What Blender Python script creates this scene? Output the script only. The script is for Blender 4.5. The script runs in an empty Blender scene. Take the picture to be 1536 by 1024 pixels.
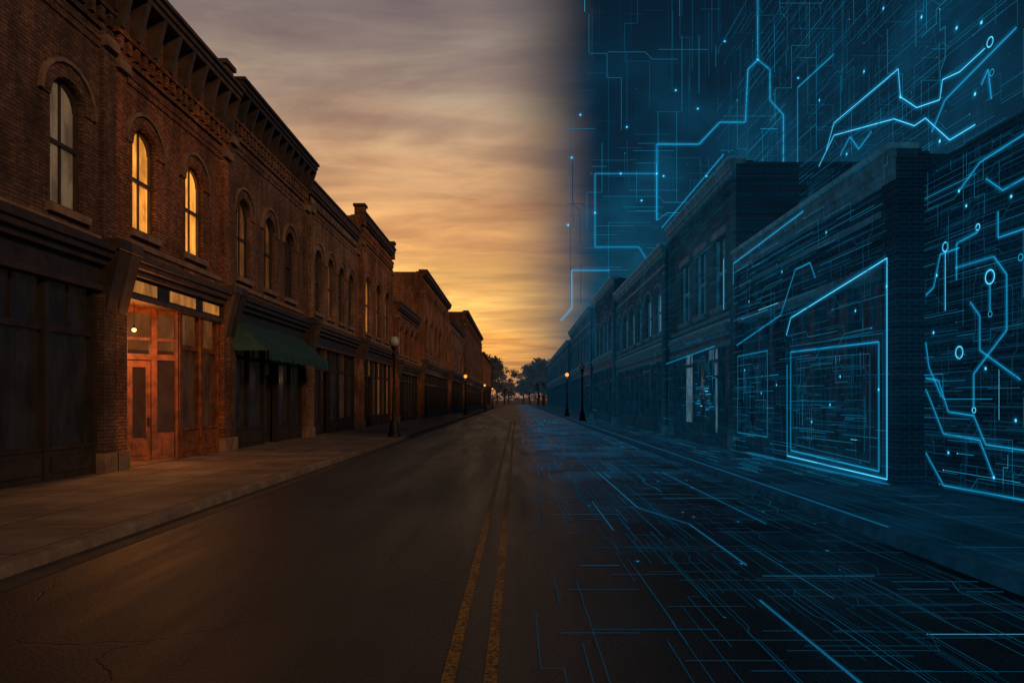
import bpy, math, random
from mathutils import Vector
R = random.Random(7)
sc = bpy.context.scene
sc.view_settings.view_transform='Standard'
sc.view_settings.look='None'
sc.view_settings.exposure=0
# ------------------------------------------------------------------ node helpers
class NT:
    def __init__(s,tree): s.t=tree; s.n=tree.nodes; s.l=tree.links
    def new(s,typ,**k):
        n=s.n.new(typ)
        for a,b in k.items(): setattr(n,a,b)
        return n
    def put(s,sock,v):
        if isinstance(v,bpy.types.NodeSocket): s.l.new(v,sock)
        elif v is not None:
            if isinstance(v,(tuple,list)) and len(v)==3 and sock.type=='RGBA': v=(*v,1)
            sock.default_value=v
    def m(s,op,a,b=None,c=None,clamp=False):
        n=s.new('ShaderNodeMath',operation=op,use_clamp=clamp)
        s.put(n.inputs[0],a)
        if b is not None: s.put(n.inputs[1],b)
        if c is not None: s.put(n.inputs[2],c)
        return n.outputs[0]
    def mix(s,f,a,b,bt='MIX'):
        n=s.new('ShaderNodeMix',data_type='RGBA',blend_type=bt)
        s.put(n.inputs[0],f); s.put(n.inputs[6],a); s.put(n.inputs[7],b)
        return n.outputs[2]
    def ss(s,v,a,b,lo=0.,hi=1.):
        n=s.new('ShaderNodeMapRange',interpolation_type='SMOOTHSTEP')
        s.put(n.inputs[0],v)
        for i,x in enumerate((a,b,lo,hi)): n.inputs[i+1].default_value=x
        return n.outputs[0]
    def noise(s,vec,scale,detail=4,rough=.55,dist=0.):
        n=s.new('ShaderNodeTexNoise')
        s.put(n.inputs['Vector'],vec); n.inputs['Scale'].default_value=scale
        n.inputs['Detail'].default_value=detail; n.inputs['Roughness'].default_value=rough
        n.inputs['Distortion'].default_value=dist
        return n.outputs[0]
    def ramp(s,f,stops):
        n=s.new('ShaderNodeValToRGB'); e=n.color_ramp.elements
        while len(e)<len(stops): e.new(.5)
        for el,(p,c) in zip(e,stops): el.position=p; el.color=(*c,1)
        s.put(n.inputs[0],f); return n.outputs[0]
    def comb(s,x,y,z):
        n=s.new('ShaderNodeCombineXYZ')
        for i,v in enumerate((x,y,z)): s.put(n.inputs[i],v)
        return n.outputs[0]
    def sep(s,v):
        n=s.new('ShaderNodeSeparateXYZ'); s.put(n.inputs[0],v); return n.outputs
    def obj(s): return s.new('ShaderNodeTexCoord').outputs['Object']
def material(name):
    m=bpy.data.materials.new(name); m.use_nodes=True
    t=NT(m.node_tree); p=m.node_tree.nodes['Principled BSDF']
    return m,t,p
def bump(t,p,h,strength=.4,dist=.02):
    b=t.new('ShaderNodeBump'); b.inputs['Strength'].default_value=strength; b.inputs['Distance'].default_value=dist
    t.put(b.inputs['Height'],h); t.put(p.inputs['Normal'],b.outputs[0])
def brick_tex(t,vec,c1,c2,mort,bw=.21,rh=.075,ms=.009,off=.5):
    b=t.new('ShaderNodeTexBrick'); b.offset=off
    t.put(b.inputs['Vector'],vec); t.put(b.inputs['Color1'],c1); t.put(b.inputs['Color2'],c2); t.put(b.inputs['Mortar'],mort)
    b.inputs['Scale'].default_value=1; b.inputs['Mortar Size'].default_value=ms; b.inputs['Mortar Smooth'].default_value=.2
    b.inputs['Brick Width'].default_value=bw; b.inputs['Row Height'].default_value=rh
    return b
def brick_mat(name,c1,c2,mort,emis=None):
    m,t,p=material(name); o=t.obj(); x,y,z=t.sep(o)
    vec=t.comb(t.m('ADD',x,y),z,0.)
    b=brick_tex(t,vec,c1,c2,mort,ms=.011)
    n1=t.noise(o,.55,5,.6); n2=t.noise(t.comb(t.m('MULTIPLY',x,3.),t.m('MULTIPLY',y,3.),t.m('MULTIPLY',z,.5)),1.,4,.65)
    n3=t.noise(t.comb(t.m('MULTIPLY',t.m('ADD',x,y),4.8),t.m('MULTIPLY',z,13.),0.),1.,1,.5)
    f=t.m('MULTIPLY',t.ss(n1,.3,.72,.45,1.3),t.ss(n2,.3,.7,.6,1.2))
    f=t.m('MULTIPLY',f,t.ss(n3,.3,.7,.65,1.3))
    col=t.mix(1.,b.outputs[0],t.comb(f,f,f),'MULTIPLY')
    t.put(p.inputs['Base Color'],col); p.inputs['Roughness'].default_value=.85
    bump(t,p,t.m('ADD',t.m('SUBTRACT',1.,b.outputs[1]),t.m('MULTIPLY',t.noise(o,30,3),.5)),.8,.016)
    if emis:
        p.inputs['Specular IOR Level'].default_value=.04
        e=t.mix(b.outputs[1],emis[0],emis[1]); nn=t.m('MULTIPLY',t.ss(t.noise(o,.35,3),.3,.7,.75,1.3),t.ss(t.noise(t.comb(0.,t.m('MULTIPLY',y,.6),t.m('MULTIPLY',z,9.)),1.,3),.3,.7,.7,1.3))
        e=t.mix(1.,e,t.comb(nn,nn,nn),'MULTIPLY')
        t.put(p.inputs['Emission Color'],e); p.inputs['Emission Strength'].default_value=1
        m.cycles.emission_sampling='NONE'
    return m
def plain(name,col,rough=.7,var=.35,sc_=3.,emis=None,es=1.,metal=0.,bs=.15):
    m,t,p=material(name); o=t.obj()
    n=t.noise(o,sc_,6,.65); f=t.ss(n,.3,.7,1-var,1+var)
    t.put(p.inputs['Base Color'],t.mix(1.,col,t.comb(f,f,f),'MULTIPLY'))
    p.inputs['Roughness'].default_value=rough; p.inputs['Metallic'].default_value=metal
    if bs: bump(t,p,t.noise(o,sc_*9,4),bs,.01)
    if emis:
        p.inputs['Specular IOR Level'].default_value=.05
        t.put(p.inputs['Emission Color'],t.mix(1.,emis,t.comb(f,f,f),'MULTIPLY')); p.inputs['Emission Strength'].default_value=es
        m.cycles.emission_sampling='NONE'
    return m
BRK=[brick_mat('brick_brown',(.16,.082,.052),(.105,.055,.036),(.055,.036,.027)),
     brick_mat('brick_red',(.37,.128,.05),(.235,.087,.037),(.09,.05,.03)),
     brick_mat('brick_umber',(.23,.115,.065),(.15,.077,.046),(.07,.042,.03)),
     brick_mat('brick_tan',(.34,.19,.11),(.24,.135,.08),(.1,.064,.042)),
     brick_mat('brick_rust',(.41,.17,.076),(.29,.12,.056),(.1,.058,.038))]
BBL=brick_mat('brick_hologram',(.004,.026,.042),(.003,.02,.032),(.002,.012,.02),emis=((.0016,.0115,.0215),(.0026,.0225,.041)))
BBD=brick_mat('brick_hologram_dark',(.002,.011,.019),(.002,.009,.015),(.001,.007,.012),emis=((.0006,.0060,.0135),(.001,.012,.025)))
TRIM=plain('trim_dark',(.07,.047,.033),.6)
TRIMK=plain('trim_black_brown',(.036,.025,.019),.55)
STONE=plain('stone_trim',(.19,.125,.085),.8)
SHOP=plain('shopfront_paint',(.026,.02,.017),.5)
WOOD=plain('varnished_wood',(.17,.054,.016),.4,.5,4.)
TRIMB=plain('trim_hologram',(.004,.028,.045),.6,emis=(.0026,.0225,.041))
EDGEB=plain('edge_highlight_hologram',(.006,.035,.055),.6,emis=(.0045,.04,.07))  # brighter emission paints rim highlights on cornice edges, contrast on window frames
SHOPB=plain('shopfront_hologram',(.002,.014,.024),.5,emis=(.0012,.0125,.0250))
METAL=plain('cast_iron',(.008,.009,.009),.55,metal=.2)
def glass(name,base,emis=None,es=1.,rough=.12,spec=.4):
    m,t,p=material(name); o=t.obj()
    t.put(p.inputs['Base Color'],base); p.inputs['Roughness'].default_value=rough
    p.inputs['Specular IOR Level'].default_value=spec
    bump(t,p,t.noise(o,1.3,2),.12,.05)
    if emis:
        x,y,z=t.sep(o)
        f=t.m('MULTIPLY',t.ss(t.noise(t.comb(x,y,t.m('MULTIPLY',z,.5)),2.2,4,.6),.32,.68,.45,1.2),t.ss(t.noise(t.comb(0.,t.m('MULTIPLY',y,6.),t.m('MULTIPLY',z,.6)),1.,3),.3,.7,.8,1.12))
        t.put(p.inputs['Emission Color'],t.mix(1.,emis,t.comb(f,f,f),'MULTIPLY')); p.inputs['Emission Strength'].default_value=es
    return m
GL=glass('glass_dark',(.008,.007,.006),(.0065,.0045,.0035),.9,.15,.25)  # weak emission paints a faint interior and reflections into the panes
GLD=glass('glass_grey_glow',(.05,.045,.04),(.13,.078,.04),.75)  # dim warm emission in the panes, varied by noise
GLW=glass('glass_lit_amber',(.2,.1,.03),(1.,.36,.05),1.1)
GLT=glass('glass_amber_glow',(.1,.05,.02),(.62,.23,.045),.62)  # emission painted in for amber reflections and lit rooms
GLR=glass('glass_warm_dim',(.03,.02,.015),(.15,.052,.014),.6)  # dim emission painted in as warm reflection
GLB=glass('glass_hologram',(.002,.008,.014),(.0015,.0135,.028),.9,.2,.15)
GLP=glass('glass_hologram_pale',(.02,.04,.06),(.05,.115,.16),1.,.2,.15)  # emission paints pale reflections into the window panes
GS=glass('glass_shop_brown',(.02,.012,.008),(.028,.011,.005),.8)
for mm in (GL,GLD,GLT,GLR,GLB,GLP,GS): mm.cycles.emission_sampling='NONE'

# ------------------------------------------------------------------ mesh collector
def make_mesh(name,verts,faces,mats,midx=None,parent=None,smooth=False):
    me=bpy.data.meshes.new(name); me.from_pydata(verts,[],faces)
    for mm in mats: me.materials.append(mm)
    if midx: me.polygons.foreach_set('material_index',midx)
    if smooth: me.polygons.foreach_set('use_smooth',[True]*len(faces))
    me.update()
    ob=bpy.data.objects.new(name,me); sc.collection.objects.link(ob)
    if parent: ob.parent=parent
    return ob
class Bld:
    def __init__(s,name,side,X):
        s.name=name; s.side=side; s.X=X; s.parts={}
    def P(s,u,w,z):
        return (-s.X+w,u,z) if s.side<0 else (s.X-w,u,z)
    def poly(s,part,mat,pts):
        d=s.parts.setdefault(part,([],[],[],[]))
        if mat not in d[2]: d[2].append(mat)
        b=len(d[0]); d[0].extend(s.P(*p) for p in pts)
        d[1].append(tuple(range(b,b+len(pts)))); d[3].append(d[2].index(mat))
    def box(s,part,mat,u0,u1,w0,w1,z0,z1):
        s.hexa(part,mat,[(u0,w0),(u1,w0),(u1,w1),(u0,w1)],z0,z1)
    def hexa(s,part,mat,q,z0,z1,q2=None):
        q2=q2 or q
        a=[(u,w,z0) for u,w in q]; b=[(u,w,z1) for u,w in q2]
        s.poly(part,mat,a); s.poly(part,mat,b)
        for i in range(len(q)):
            j=(i+1)%len(q); s.poly(part,mat,[a[i],a[j],b[j],b[i]])
    def obox(s,part,mat,p0,p1,t0,t1,z0,z1,f0=0.,f1=1.):
        dx=p1[0]-p0[0]; dy=p1[1]-p0[1]; L=math.hypot(dx,dy); nx,ny=-dy/L,dx/L
        a=(p0[0]+dx*f0,p0[1]+dy*f0); b=(p0[0]+dx*f1,p0[1]+dy*f1)
        s.hexa(part,mat,[(a[0]+nx*t0,a[1]+ny*t0),(b[0]+nx*t0,b[1]+ny*t0),(b[0]+nx*t1,b[1]+ny*t1),(a[0]+nx*t1,a[1]+ny*t1)],z0,z1)
    def finish(s):
        e=bpy.data.objects.new(s.name,None); sc.collection.objects.link(e)
        for k,d in s.parts.items(): make_mesh(k,d[0],d[1],d[2],d[3],e)
        return e
    def wall(s,mat,u0,u1,z0,z1,ops,w=0.,dep=.24):
        ops=sorted(ops,key=lambda o:o['u']); cur=u0
        for o in ops:
            a=o['u']-o['w']/2; b=o['u']+o['w']/2; zs=o['s']; zp=o['p']; ri=o.get('r',0)
            s.poly('walls',mat,[(cur,w,z0),(a,w,z0),(a,w,z1),(cur,w,z1)])
            s.poly('walls',mat,[(a,w,z0),(b,w,z0),(b,w,zs),(a,w,zs)])
            n=10 if ri else 1
            arc=[(o['u']-o['w']/2*math.cos(math.pi*i/n),zp+ri*math.sin(math.pi*i/n)) for i in range(n+1)]
            for i in range(n):
                (ua,za),(ub,zb)=arc[i],arc[i+1]
                s.poly('walls',mat,[(ua,w,za),(ub,w,zb),(ub,w,z1),(ua,w,z1)])
                s.poly('walls',mat,[(ua,w,za),(ub,w,zb),(ub,w-dep,zb),(ua,w-dep,za)])
            for uu in (a,b): s.poly('walls',mat,[(uu,w,zs),(uu,w-dep,zs),(uu,w-dep,zp),(uu,w,zp)])
            s.poly('walls',mat,[(a,w,zs),(b,w,zs),(b,w-dep,zs),(a,w-dep,zs)])
            s.window(o,w,dep,arc)
            cur=b
        s.poly('walls',mat,[(cur,w,z0),(u1,w,z0),(u1,w,z1),(cur,w,z1)])
    def window(s,o,w,dep,arc):
        a=o['u']-o['w']/2; b=o['u']+o['w']/2; zs=o['s']; zp=o['p']; ri=o.get('r',0)
        g=o['g']; fr=o['f']; st=o['st']; wi=w-dep+.05
        s.poly('window_glass',g,[(a,wi,zs),(b,wi,zs)]+[(u,wi,z) for u,z in reversed(arc)])
        s.box('window_frames',fr,a,a+.07,wi+.004,wi+.08,zs,zp)
        s.box('window_frames',fr,b-.07,b,wi+.004,wi+.08,zs,zp)
        s.box('window_frames',fr,a+.07,b-.07,wi+.004,wi+.085,zs,zs+.1)
        zm=(zs+zp+ri)/2
        s.box('window_frames',fr,a+.07,b-.07,wi+.004,wi+.09,zm-.04,zm+.04)
        s.box('window_frames',fr,o['u']-.02,o['u']+.02,wi+.003,wi+.05,zs+.1,zp+ri-.05)
        if ri:
            k=1-.09/(o['w']/2); n=len(arc)-1
            for i in range(n):
                q=[(arc[i][0],arc[i][1]),(arc[i+1][0],arc[i+1][1])]
                q2=[(o['u']+(u-o['u'])*k,zp+(z-zp)*k) for u,z in q]
                s.poly('window_frames',fr,[(q[0][0],wi+.07,q[0][1]),(q[1][0],wi+.07,q[1][1]),(q2[1][0],wi+.07,q2[1][1]),(q2[0][0],wi+.07,q2[0][1])])
                s.poly('window_frames',fr,[(q2[0][0],wi+.07,q2[0][1]),(q2[1][0],wi+.07,q2[1][1]),(q2[1][0],wi,q2[1][1]),(q2[0][0],wi,q2[0][1])])
            r0=.02; r1=.30; r2=.38
            def ring(ra,rb,pr,mat):
                for i in range(n):
                    t0=math.pi*i/n; t1=math.pi*(i+1)/n
                    def pt(t,r): return (o['u']-(o['w']/2+r)*math.cos(t),zp+(ri+r)*math.sin(t))
                    A,B,C,D=pt(t0,ra),pt(t1,ra),pt(t1,rb),pt(t0,rb)
                    s.poly('window_hoods',mat,[(A[0],w+pr,A[1]),(B[0],w+pr,B[1]),(C[0],w+pr,C[1]),(D[0],w+pr,D[1])])
                    s.poly('window_hoods',mat,[(D[0],w+pr,D[1]),(C[0],w+pr,C[1]),(C[0],w-.01,C[1]),(D[0],w-.01,D[1])])
                    s.poly('window_hoods',mat,[(A[0],w+pr,A[1]),(B[0],w+pr,B[1]),(B[0],w-.01,B[1]),(A[0],w-.01,A[1])])
                for t in (0,math.pi):
                    sg=-1 if t==0 else 1
                    u_=o['u']+sg*(o['w']/2+ra); v_=o['u']+sg*(o['w']/2+rb)
                    s.poly('window_hoods',mat,[(u_,w+pr,zp),(v_,w+pr,zp),(v_,w-.01,zp),(u_,w-.01,zp)])
            ring(r0,r1,.035,o['hm']); ring(r1,r2,.085,st)
        else:
            s.box('window_hoods',st,a-.12,b+.12,w-.01,w+.06,zp+.02,zp+.26)
        s.box('window_sills',st,a-.12,b+.12,w-.05,w+.11,zs-.16,zs-.003)
    def cornice(s,u0,u1,zb,zt,pr,mat,mat2,style):
        s.box('cornice',mat2,u0,u1,-.05,.07,zb,zb+.12)
        if style in('bracket','dentil'):
            st=.34; n=max(2,int((u1-u0)/st)); st=(u1-u0)/n
            for i in range(n):
                c=u0+st*(i+.5)
                s.box('cornice',mat2,c-.085,c+.085,-.05,.13,zb+.16,zb+.46)
                s.box('cornice',mat2,c-.05,c+.05,-.05,.09,zb+.02+.125,zb+.158)
            s.box('cornice',mat2,u0,u1,-.05,.16,zb+.463,zb+.56)
        if style=='bracket':
            n=max(2,int((u1-u0)/.72)); st=(u1-u0)/n
            for i in range(n+1):
                c=min(max(u0+st*i,u0+.1),u1-.1)
                s.hexa('cornice',mat,[(c-.08,-.05),(c+.08,-.05),(c+.08,.2),(c-.08,.2)],zb+.58,zt-.4,[(c-.08,-.05),(c+.08,-.05),(c+.08,pr*.88),(c-.08,pr*.88)])
        else: s.box('cornice',mat,u0,u1,-.05,pr*.55,zt-.53,zt-.403)
        s.box('cornice',mat,u0,u1,-.3,pr*.9,zt-.4,zt-.25)
        s.box('cornice',mat,u0-.02,u1+.02,-.32,pr,zt-.247,zt-.1)
        s.box('cornice',EDGEB if s.side>0 else mat,u0-.04,u1+.04,-.34,pr+.07,zt-.097,zt)
    def body(s,mat,u0,u1,H,depth=13,recess=False):
        if recess:
            s.box('building_body',mat,u0+.01,u1-.01,-depth,-1.75,0,4.12)
            s.box('building_body',mat,u0+.01,u1-.01,-depth,-.5,4.125,H-.55)
        else: s.box('building_body',mat,u0+.01,u1-.01,-depth,-.5,0,H-.55)
        for uu in(u0+.012,u1-.012):
            s.poly('walls',mat,[(uu,0,0),(uu,-.55,0),(uu,-.55,H-.15),(uu,0,H-.15)])
            s.box('parapet',mat,*( (uu-.001,uu+.25) if uu<(u0+u1)/2 else (uu-.25,uu+.001)),-depth,-.56,H-.56,H-.2)
        s.poly('walls',mat,[(u0,-.3,H-1.6),(u1,-.3,H-1.6),(u1,-.3,H-.1),(u0,-.3,H-.1)])
    def pier(s,u0,u1,z0,z1,mat,st,pr=.14):
        s.box('piers',mat,u0,u1,-.3,pr,z0,z1)
        s.box('piers',st,u0-.04,u1+.04,-.2,pr+.05,z0,z0+.45)
    def storefront(s,u0,u1,fr,gl,z0=.13,top=4.1,door=None,bays=None,blk=None):
        blk=blk or fr
        n=bays or max(2,round((u1-u0)/1.7)); st=(u1-u0)/n
        s.poly('shop_front',fr,[(u0,-.46,z0),(u1,-.46,z0),(u1,-.46,top+1.2),(u0,-.46,top+1.2)])
        for i in range(n):
            a=u0+st*i; b=a+st; m_=gl[i%len(gl)]
            if door is not None and i in door:
                s.poly('shop_glass',m_,[(a,-.42,z0),(b,-.42,z0),(b,-.42,3.2),(a,-.42,3.2)])
                s.box('shop_doors',fr,a+.05,a+.2,-.41,-.34,z0,2.5); s.box('shop_doors',fr,b-.2,b-.05,-.41,-.34,z0,2.5)
                s.box('shop_doors',fr,a+.2,b-.2,-.41,-.35,z0,.5); s.box('shop_doors',fr,a+.05,b-.05,-.41,-.33,2.503,2.62)
            else:
                s.poly('shop_glass',m_,[(a,-.2,.8),(b,-.2,.8),(b,-.2,3.05),(a,-.2,3.05)])
                s.box('shop_front',blk,a,b,-.25,-.1,z0,.72)
                s.box('shop_front',blk,a+.16,b-.16,-.1,-.06,z0+.14,.6)
                s.box('shop_front',fr,a,b,-.25,-.06,.722,.8)
            s.poly('shop_glass',m_,[(a,-.2,3.15),(b,-.2,3.15),(b,-.2,top),(a,-.2,top)])
            s.box('shop_front',fr,a,b,-.25,-.1,3.05,3.17)
            s.box('shop_front',fr,(a+b)/2-.02,(a+b)/2+.02,-.21,-.16,3.172,top)
        for i in range(n+1):
            c=min(max(u0+st*i,u0+.07),u1-.07)
            s.box('shop_front',fr,c-.07,c+.07,-.26,-.05,z0,top)
    def shopcornice(s,u0,u1,mat,mat2,top=4.1,zc=5.05,pr=.36):
        s.box('shop_cornice',mat2,u0,u1,-.3,.02,top,zc-.45)
        s.box('shop_cornice',mat,u0,u1,-.3,.08,top-.05,top+.07)
        s.box('shop_cornice',mat,u0,u1,-.3,pr*.45,zc-.447,zc-.3)
        s.box('shop_cornice',mat,u0,u1,-.3,pr*.8,zc-.297,zc-.16)
        s.box('shop_cornice',mat,u0-.01,u1+.01,-.3,pr,zc-.157,zc-.04)
        s.box('shop_cornice',EDGEB if s.side>0 else mat,u0-.01,u1+.01,-.3,pr*.6,zc-.037,zc+.06)
def W(u,w,s_,p,r,g,f,st,hm): return dict(u=u,w=w,s=s_,p=p,r=r,g=g,f=f,st=st,hm=hm)

def std_building(name,side,X,u0,u1,H,brick,trim,stone,shop,glw,gls,nwin=None,wins=None,ww=1.1,sill=5.7,spr=7.6,rise=.5,style='dentil',cz=1.5,pr=.35,zc=5.05,top=4.1,door=(1,),bays=None,pw=.45,fin=True,sf=True,blk=None,recess=False,shopbrick=None):
    b=Bld(name,side,X)
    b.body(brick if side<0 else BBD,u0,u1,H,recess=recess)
    if wins is None:
        n=nwin; st=(u1-u0-2*pw)/n
        wins=[(u0+pw+st*(i+.5),ww,glw[i%len(glw)]) for i in range(n)]
    ops=[W(u,w_,sill,spr,rise,g,trim if side<0 else EDGEB,stone,brick) for u,w_,g in wins]
    b.wall(brick,u0+pw*.5,u1-pw*.5,zc-.3,H-.1,ops)
    b.cornice(u0+.03,u1-.03,H-cz,H,pr,trim,brick if style!='plain' else trim,style)
    zb=H-cz-.42
    if zb>spr+rise+.55: b.box('brick_courses',brick,u0+pw+.03,u1-pw-.03,-.05,.035,zb,zb+.15); b.box('brick_courses',brick,u0+pw+.03,u1-pw-.03,-.05,.06,zb+.153,zb+.22)
    for a in (u0+.02,u1-pw-.02+.0):
        b.pier(a,a+pw,0.1,top-.1,shopbrick or brick,stone,.1)
        b.box('piers',brick,a,a+pw,-.3,.09,zc+.07,H-cz-.003)
        if side<0:
            b.box('piers',stone,a-.02,a+pw+.02,-.2,.2,H-cz-.35,H-cz-.12)
            b.hexa('piers',trim,[(a+.05,-.1),(a+pw-.05,-.1),(a+pw-.05,.12),(a+.05,.12)],top-.45,zc-.1,[(a+.02,-.1),(a+pw-.02,-.1),(a+pw-.02,.44),(a+.02,.44)])
            b.box('piers',trim,a-.02,a+pw+.02,-.1,.47,zc-.09,zc+.14)
        else: b.box('piers',brick,a,a+pw,-.3,.05,top-.097,zc+.067)
    b.box('string_course',stone,u0+pw+.03,u1-pw-.03,-.05,.05,sill-.4,sill-.27)
    b.shopcornice(u0+pw+.022,u1-pw-.022,trim,shop,top,zc,.36 if side<0 else .2)
    if sf: b.storefront(u0+pw+.02,u1-pw-.02,shop,gls,top=top,door=door,bays=bays,blk=blk)
    if fin: b.finish()
    return b
# ------------------------------------------------------------------ LEFT SIDE
A=dict(trim=TRIM,stone=STONE,shop=SHOP); AK=dict(trim=TRIMK,stone=STONE,shop=SHOP)
std_building('brick_building',-1,9.0,8.6,16.3,11.6,BRK[0],glw=[GLD],gls=[GL],wins=[(11.,1.1,GLD),(14.7,1.1,GLD)],spr=7.6,sill=5.5,style='bracket',cz=1.9,bays=4,door=(1,),shopbrick=BRK[0],**AK)
b2=std_building('brick_building',-1,9.0,16.3,22.8,11.35,BRK[1],glw=[GLW],gls=[GLR],wins=[(17.75,1.12,GLW),(20.5,1.12,GLW)],sill=5.7,spr=7.7,style='bracket',cz=1.9,pr=.5,fin=False,sf=False,recess=True,**A)
u0=16.78; u1=22.32
b2.poly('shop_front',WOOD,[(19.85,-.46,.13),(u1,-.46,.13),(u1,-.46,4.1),(19.85,-.46,4.1)])
n=2; st=(u1-19.75)/n
for i in range(n):
    a=19.75+st*i; c=a+st
    b2.poly('shop_glass',GS,[(a,-.2,.95),(c,-.2,.95),(c,-.2,3.1),(a,-.2,3.1)])
    b2.poly('shop_glass',GLR,[(a,-.2,3.2),(c,-.2,3.2),(c,-.2,4.1),(a,-.2,4.1)])
    b2.box('shop_front',WOOD,a,c,-.25,-.1,.13,.88); b2.box('shop_front',WOOD,a+.15,c-.15,-.1,-.06,.3,.74)
    b2.box('shop_front',WOOD,a,c,-.25,-.04,.883,.96); b2.box('shop_front',WOOD,a,c,-.25,-.1,3.08,3.22)
for c in (19.75,19.75+st,u1-.08): b2.box('shop_front',WOOD,c-.07,c+.07,-.26,-.03,.13,4.1)
b2.box('shop_front',WOOD,u0,u0+.14,-.3,-.03,.13,4.1)
p0=(19.68,-.12); p1=(18.3,-1.55); p2=(u0,-1.55)
for (a,c,divs,door) in ((p0,p1,[0,.3,.66,1],1),(p1,p2,[0,.5,1],-1)):
    b2.obox('entrance',GS,a,c,0.,.02,.13,3.0)
    b2.obox('entrance',GLR,a,c,0.,.02,3.003,4.1)
    for i in range(len(divs)-1):
        f0,f1=divs[i],divs[i+1]
        if i==door:
            b2.obox('entrance',WOOD,a,c,-.06,-.003,.15,.72,f0+.04,f1-.04)
            b2.obox('entrance',WOOD,a,c,-.085,-.062,.27,.6,f0+.09,f1-.09)
            b2.obox('entrance',WOOD,a,c,-.06,-.003,.725,2.55,f0+.04,f0+.1); b2.obox('entrance',WOOD,a,c,-.06,-.003,.725,2.55,f1-.1,f1-.04)
            b2.obox('entrance',WOOD,a,c,-.06,-.003,2.553,2.72,f0+.04,f1-.04)
            b2.obox('entrance',METAL,a,c,-.12,-.065,1.05,1.25,f0+.055,f0+.08)
        else:
            b2.obox('entrance',WOOD,a,c,-.06,-.003,.13,.85,f0+.04,f1-.04)
            b2.obox('entrance',WOOD,a,c,-.09,-.063,.28,.72,f0+.1,f1-.1)
    for z in ((2.75,2.9),(3.25,3.33),(3.95,4.1)): b2.obox('entrance',WOOD,a,c,-.08,-.003,z[0],z[1])
    for f in divs: b2.obox('entrance',WOOD,a,c,-.11,-.002,.13,4.1,max(f-.035,0),min(f+.035,1))
b2.poly('entrance',WOOD,[(u0,-1.7,4.08),(19.75,-1.7,4.08),(19.75,-.05,4.08),(u0,-.05,4.08)])
b2.poly('entrance',STONE,[(u0,-1.7,.14),(19.75,-1.7,.14),(19.75,-.02,.14),(u0,-.02,.14)])
b2.poly('entrance',WOOD,[(u0,-1.7,.13),(u0,-.05,.13),(u0,-.05,4.1),(u0,-1.7,4.1)])
for a,c in ((16.95,18.3),(19.0,20.5),(21.,22.1)):
    b2.box('fascia_panels',GLT,a,c,.021,.035,4.24,4.52)
B2=b2.finish()
def sphere(name,c,r,mat,parent=None,seg=20,sz=1.):
    vs=[];fs=[];n=seg;m_=seg//2
    for i in range(m_+1):
        t=math.pi*i/m_
        for j in range(n):
            p=2*math.pi*j/n; vs.append((c[0]+r*math.sin(t)*math.cos(p),c[1]+r*math.sin(t)*math.sin(p),c[2]+r*sz*math.cos(t)))
    for i in range(m_):
        for j in range(n): fs.append((i*n+j,i*n+(j+1)%n,(i+1)*n+(j+1)%n,(i+1)*n+j))
    return make_mesh(name,vs,fs,[mat],None,parent,True)
def lathe(name,c,prof,mat,parent=None,n=20,smooth=True):
    vs=[];fs=[]
    for r,z in prof:
        for j in range(n):
            p=2*math.pi*j/n; vs.append((c[0]+r*math.cos(p),c[1]+r*math.sin(p),c[2]+z))
    for i in range(len(prof)-1):
        for j in range(n): fs.append((i*n+j,i*n+(j+1)%n,(i+1)*n+(j+1)%n,(i+1)*n+j))
    return make_mesh(name,vs,fs,[mat],None,parent,smooth)
def emat(name,col,s,samp=True):
    m=bpy.data.materials.new(name); m.use_nodes=True; t=NT(m.node_tree)
    m.node_tree.nodes.remove(m.node_tree.nodes['Principled BSDF'])
    e=t.new('ShaderNodeEmission'); t.put(e.inputs[0],col); e.inputs[1].default_value=s
    t.l.new(e.outputs[0],m.node_tree.nodes['Material Output'].inputs[0])
    if not samp: m.cycles.emission_sampling='NONE'
    return m
BULB=emat('lamp_bulb',(1,.45,.1),6,False)
LIT=emat('lamp_globe_lit',(1,.34,.07),1.6,False)
sphere('entrance_bulb',(-9.15,17.55,3.38),.05,BULB,B2)
lathe('entrance_pendant',(-9.15,17.55,3.415),[(.04,0),(.02,.06),(.008,.1),(.008,.64)],METAL,B2,8)
def point(name,loc,col,e,r=.06,parent=None):
    l=bpy.data.lights.new(name,'POINT'); l.color=col; l.energy=e; l.shadow_soft_size=r
    o=bpy.data.objects.new(name,l); o.location=loc; sc.collection.objects.link(o)
    if parent: o.parent=parent
point('entrance_lamp_light',(-8.95,17.6,3.1),(1,.34,.08),190,.08,B2)

std_building('brick_building',-1,9.0,22.8,31.4,11.75,BRK[2],glw=[GL],gls=[GL],wins=[(24.2,1.15,GLR),(26.7,1.15,GLR),(29.1,1.15,GL)],sill=5.7,spr=7.75,rise=.55,style='bracket',cz=1.7,pr=.5,bays=5,door=(2,),**AK)
std_building('brick_building',-1,8.9,31.4,40.9,11.1,BRK[3],glw=[GL,GLR,GL],gls=[GL,GS],nwin=4,ww=1.15,sill=5.6,spr=7.9,style='plain',cz=1.0,pr=.2,**A)
std_building('brick_building',-1,8.7,40.9,51.2,12.2,BRK[4],glw=[GLT,GLR,GLR],gls=[GS,GLR],nwin=3,ww=1.5,sill=5.6,spr=8.2,rise=.7,style='dentil',cz=1.5,pr=.25,**A)
std_building('brick_building',-1,8.35,51.2,62.3,8.6,BRK[1],glw=[GLT,GL,GLT],gls=[GL],nwin=4,ww=1.3,sill=5.0,spr=6.7,rise=.3,style='plain',cz=.8,pr=.25,zc=4.4,top=3.7,**A)
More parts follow.
